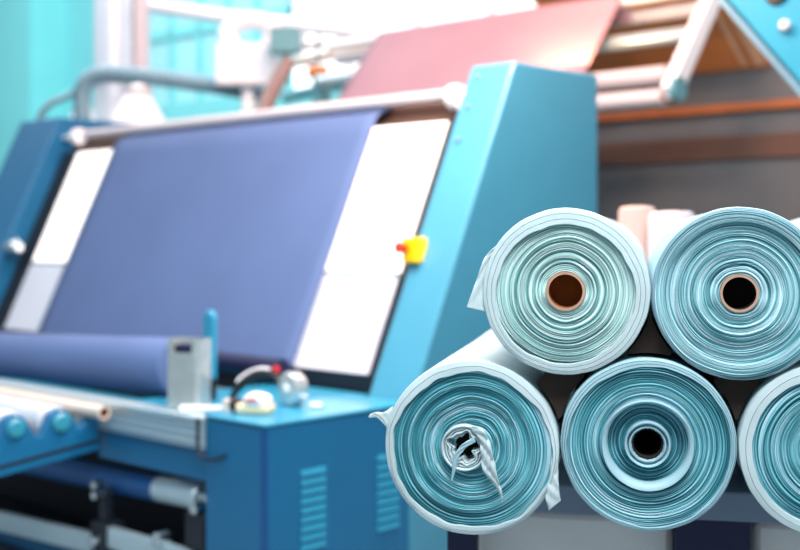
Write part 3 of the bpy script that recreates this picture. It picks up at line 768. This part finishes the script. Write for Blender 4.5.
# --- lower middle roll: recessed cone inside a raised pale ring
R = 0.1745
r = roll('fabric_roll', 'lower middle aqua roll with a raised pale ring around its sunken dark centre', 0.165, 1.1725, R)
mac = lambda t, th: 0.0015*np.sin(t*14)+0.006*(1-t)
obj('wound_cloth', rows_bm(winding(5, 0.089, R-0.007, 22, mac)), layers_mat('layers_lower_middle', TEAL_SHADED, 5), r, smooth='all')
rows = []
def dring(r_, y, dx=0.0, dz=0.0): rows.append(np.stack([dx*np.ones_like(th)+r_*np.cos(th), np.zeros_like(th)+y+0.001*np.sin(5*th), dz+r_*np.sin(th)], 1))
dring(0.090, 0.06, 0, -0.002); dring(0.0915, 0.0, 0, -0.002); dring(0.091, -0.010, 0, -0.002); dring(0.0895, -0.013, 0, -0.002); dring(0.084+0.003*np.sin(th), -0.011, 0, -0.002); dring(0.080+0.005*np.sin(th), -0.003, 0, -0.002); dring(0.0785+0.005*np.sin(th), 0.05, 0, -0.002)
obj('raised_ring', rows_bm(rows), M['film_cool'], r, smooth=True, angle=60)
mac = lambda t, th: 0.012+0.012*np.sin(t*3.0)
obj('sunken_winding', rows_bm(winding(6, 0.044, 0.082, 12, mac, amp_r=0.0008)), layers_mat('layers_sunken', [(0.3, rgb(14, 96, 116)), (0.5, rgb(40, 132, 148)), (0.7, rgb(130, 190, 204))], 6), r, smooth='all')
rows = []
dring(0.046, 0.06); dring(0.046, -0.006); dring(0.0445, -0.010); dring(0.042, -0.009); dring(0.0405, 0.004); dring(0.0385, 0.006); dring(0.0365, -0.004); dring(0.034, -0.005); dring(0.0315+0.0004*np.sin(11*th)+0.0004*np.sin(23*th), 0.0); dring(0.031, 0.25)
obj('inner_sleeve', rows_bm(rows), M['film_cool'], r, smooth=True, angle=50)
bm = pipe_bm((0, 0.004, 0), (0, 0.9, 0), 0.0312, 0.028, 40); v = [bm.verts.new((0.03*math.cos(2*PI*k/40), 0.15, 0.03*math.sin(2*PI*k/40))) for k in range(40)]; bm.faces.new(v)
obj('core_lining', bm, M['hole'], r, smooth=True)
obj('outer_wrap', wrap(5, R, lambda th: 0.010+0.010*np.clip(np.cos(th-0.6*PI), 0, 1), 1.5, rag=0.001, lip=0.008, lines=2), M['film_cool'], r, smooth=True, angle=50)

# --- lower right roll, cut by the frame
R = 0.1735
r = roll('fabric_roll', 'lower right aqua roll with a wide white rim, cut off by the right edge', 0.5155, 1.1720, R)
mac = lambda t, th: 0.002*np.sin(t*7)
obj('wound_cloth', rows_bm(winding(8, 0.0375, R-0.020, 36, mac)), layers_mat('layers_lower_right', TEAL_SHADED, 8), r, smooth='all')
ow = obj('outer_wrap', wrap(8, R, lambda th: 0.025+0.004*np.cos(th-0.7*PI), 1.5, rag=0.0008, lip=0.008, lines=1), M['film'], r, smooth=True, angle=50)
core_tube(r, 0.0375, 0.0325, -0.004, 0.9, M['hole'])

# made-up dark wedges standing in for the shade between the rolls
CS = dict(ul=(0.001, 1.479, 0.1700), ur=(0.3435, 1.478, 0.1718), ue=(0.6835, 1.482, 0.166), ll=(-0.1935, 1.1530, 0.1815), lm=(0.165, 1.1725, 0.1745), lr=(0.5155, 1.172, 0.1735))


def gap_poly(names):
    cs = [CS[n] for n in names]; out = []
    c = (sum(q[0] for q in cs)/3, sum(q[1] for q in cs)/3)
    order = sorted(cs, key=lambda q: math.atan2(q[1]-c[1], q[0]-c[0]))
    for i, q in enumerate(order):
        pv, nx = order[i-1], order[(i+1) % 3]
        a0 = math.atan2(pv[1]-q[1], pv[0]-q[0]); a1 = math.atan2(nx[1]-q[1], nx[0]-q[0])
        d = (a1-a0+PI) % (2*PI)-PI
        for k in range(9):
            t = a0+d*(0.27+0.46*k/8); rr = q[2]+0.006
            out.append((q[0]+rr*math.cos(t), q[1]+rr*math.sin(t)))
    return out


for names, lab in ((('ul', 'ur', 'lm'), 'added dark brown wedge for the shade in the gap between the two upper rolls and the lower middle roll'),
                   (('ul', 'll', 'lm'), 'added dark brown wedge for the shade in the gap under the upper left roll'),
                   (('ur', 'lm', 'lr'), 'added dark brown wedge for the shade in the gap under the upper right roll'),
                   (('ur', 'ue', 'lr'), 'added dark brown wedge for the shade at the right picture edge above the lower right roll')):
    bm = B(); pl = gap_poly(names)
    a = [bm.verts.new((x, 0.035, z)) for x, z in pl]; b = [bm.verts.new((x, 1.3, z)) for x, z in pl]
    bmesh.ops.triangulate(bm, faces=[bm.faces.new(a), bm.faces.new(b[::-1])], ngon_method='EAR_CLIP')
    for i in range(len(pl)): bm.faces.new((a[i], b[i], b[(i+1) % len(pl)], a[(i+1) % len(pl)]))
    place(tag(obj('shade_wedge', bm, M['wedge']), lab, 'shade_filler', 'added shade wedges between the rolls'), O0, RZ)

# ------------------------------------------------------------------ rack that carries the rolls
rk = thing('roll_rack', 'grey decked rack on navy posts carrying the stacked aqua rolls', 'rack', O0+AX*0.55, RZ)
obj('deck', box(B(), (-0.335, 0, 0.895), (1.25, 1.0, 0.968)), M['deck'], rk, bevel=0.006)
for x0, x1 in ((-0.335, -0.26), (0.235, 0.415), (1.0, 1.18)):
    for y in (0.02, 0.9):
        obj('post', box(B(), (x0, y, 0), (x1, y+0.06, 0.895)), M['navy'], rk, bevel=0.005)
for x0 in (0.09, 0.44):
    for y in (0.10, 0.75): obj('bearer', box(B(), (x0, y, 0.968), (x0+0.15, y+0.08, 0.9930)), M['wedge'], rk, bevel=0.003)
obj('shelf', box(B(), (-0.335, 0.09, 0.22), (1.18, 0.89, 0.27)), M['deck'], rk, bevel=0.006)
for x0, x1, lab in ((-0.283, 0.246, 'grey wrapped bale on the rack shelf under the lower left roll'), (0.420, 0.95, 'grey wrapped bale on the rack shelf under the lower right roll')):
    b_ = thing('wrapped_bale', lab, 'bale', O0+AX*0.95+EX*((x0+x1)/2)+Vector((0, 0, 0.272)), RZ, 'grey bales under the rolls')
    h = (x1-x0)/2
    bm = box(B(), (-h+0.01, -0.29, 0.01), (h-0.01, 0.38, 0.605)); bmesh.ops.subdivide_edges(bm, edges=bm.edges[:], cuts=8, use_grid_fill=True)
    for v in bm.verts: v.co += Vector(mnoise.noise_vector(v.co*4+Vector((x0*9, 0, 0))))*0.008
    obj('bale_wrap', bm, M['bale'], b_, smooth=True, bevel=0.02)
    bm = box(B(), (-h, -0.302, 0.30), (h, 0.392, 0.33)); obj('strap', bm, M['pinkish'], b_, bevel=0.003)

# upright wrapped rolls standing behind the stack
for px_, top, rad, mm, lab in ((0.86, 1.693, 0.068, 'kraft', 'brown kraft paper tube roll standing upright behind the stacked rolls'), (0.955, 1.672, 0.083, 'pinkish', 'pale pink film wrapped roll standing upright behind the stacked rolls')):
    Y = 4.35 if mm == 'kraft' else 4.22
    u_ = thing('upright_roll', lab, 'fabric roll', (px_, Y, 0))
    bm = B(); lathe(bm, (0, 0, 0), (0, 0, top), [(0, rad-0.01), (0.01, rad), (top-0.02, rad), (top-0.004, rad-0.008), (top, rad-0.02)], 32); obj('roll_body', bm, M[mm], u_, smooth=True)
    obj('roll_core', cyl(B(), (0, 0, top-0.01), (0, 0, top+0.004), 0.03, 20), M['card'], u_, smooth=True)
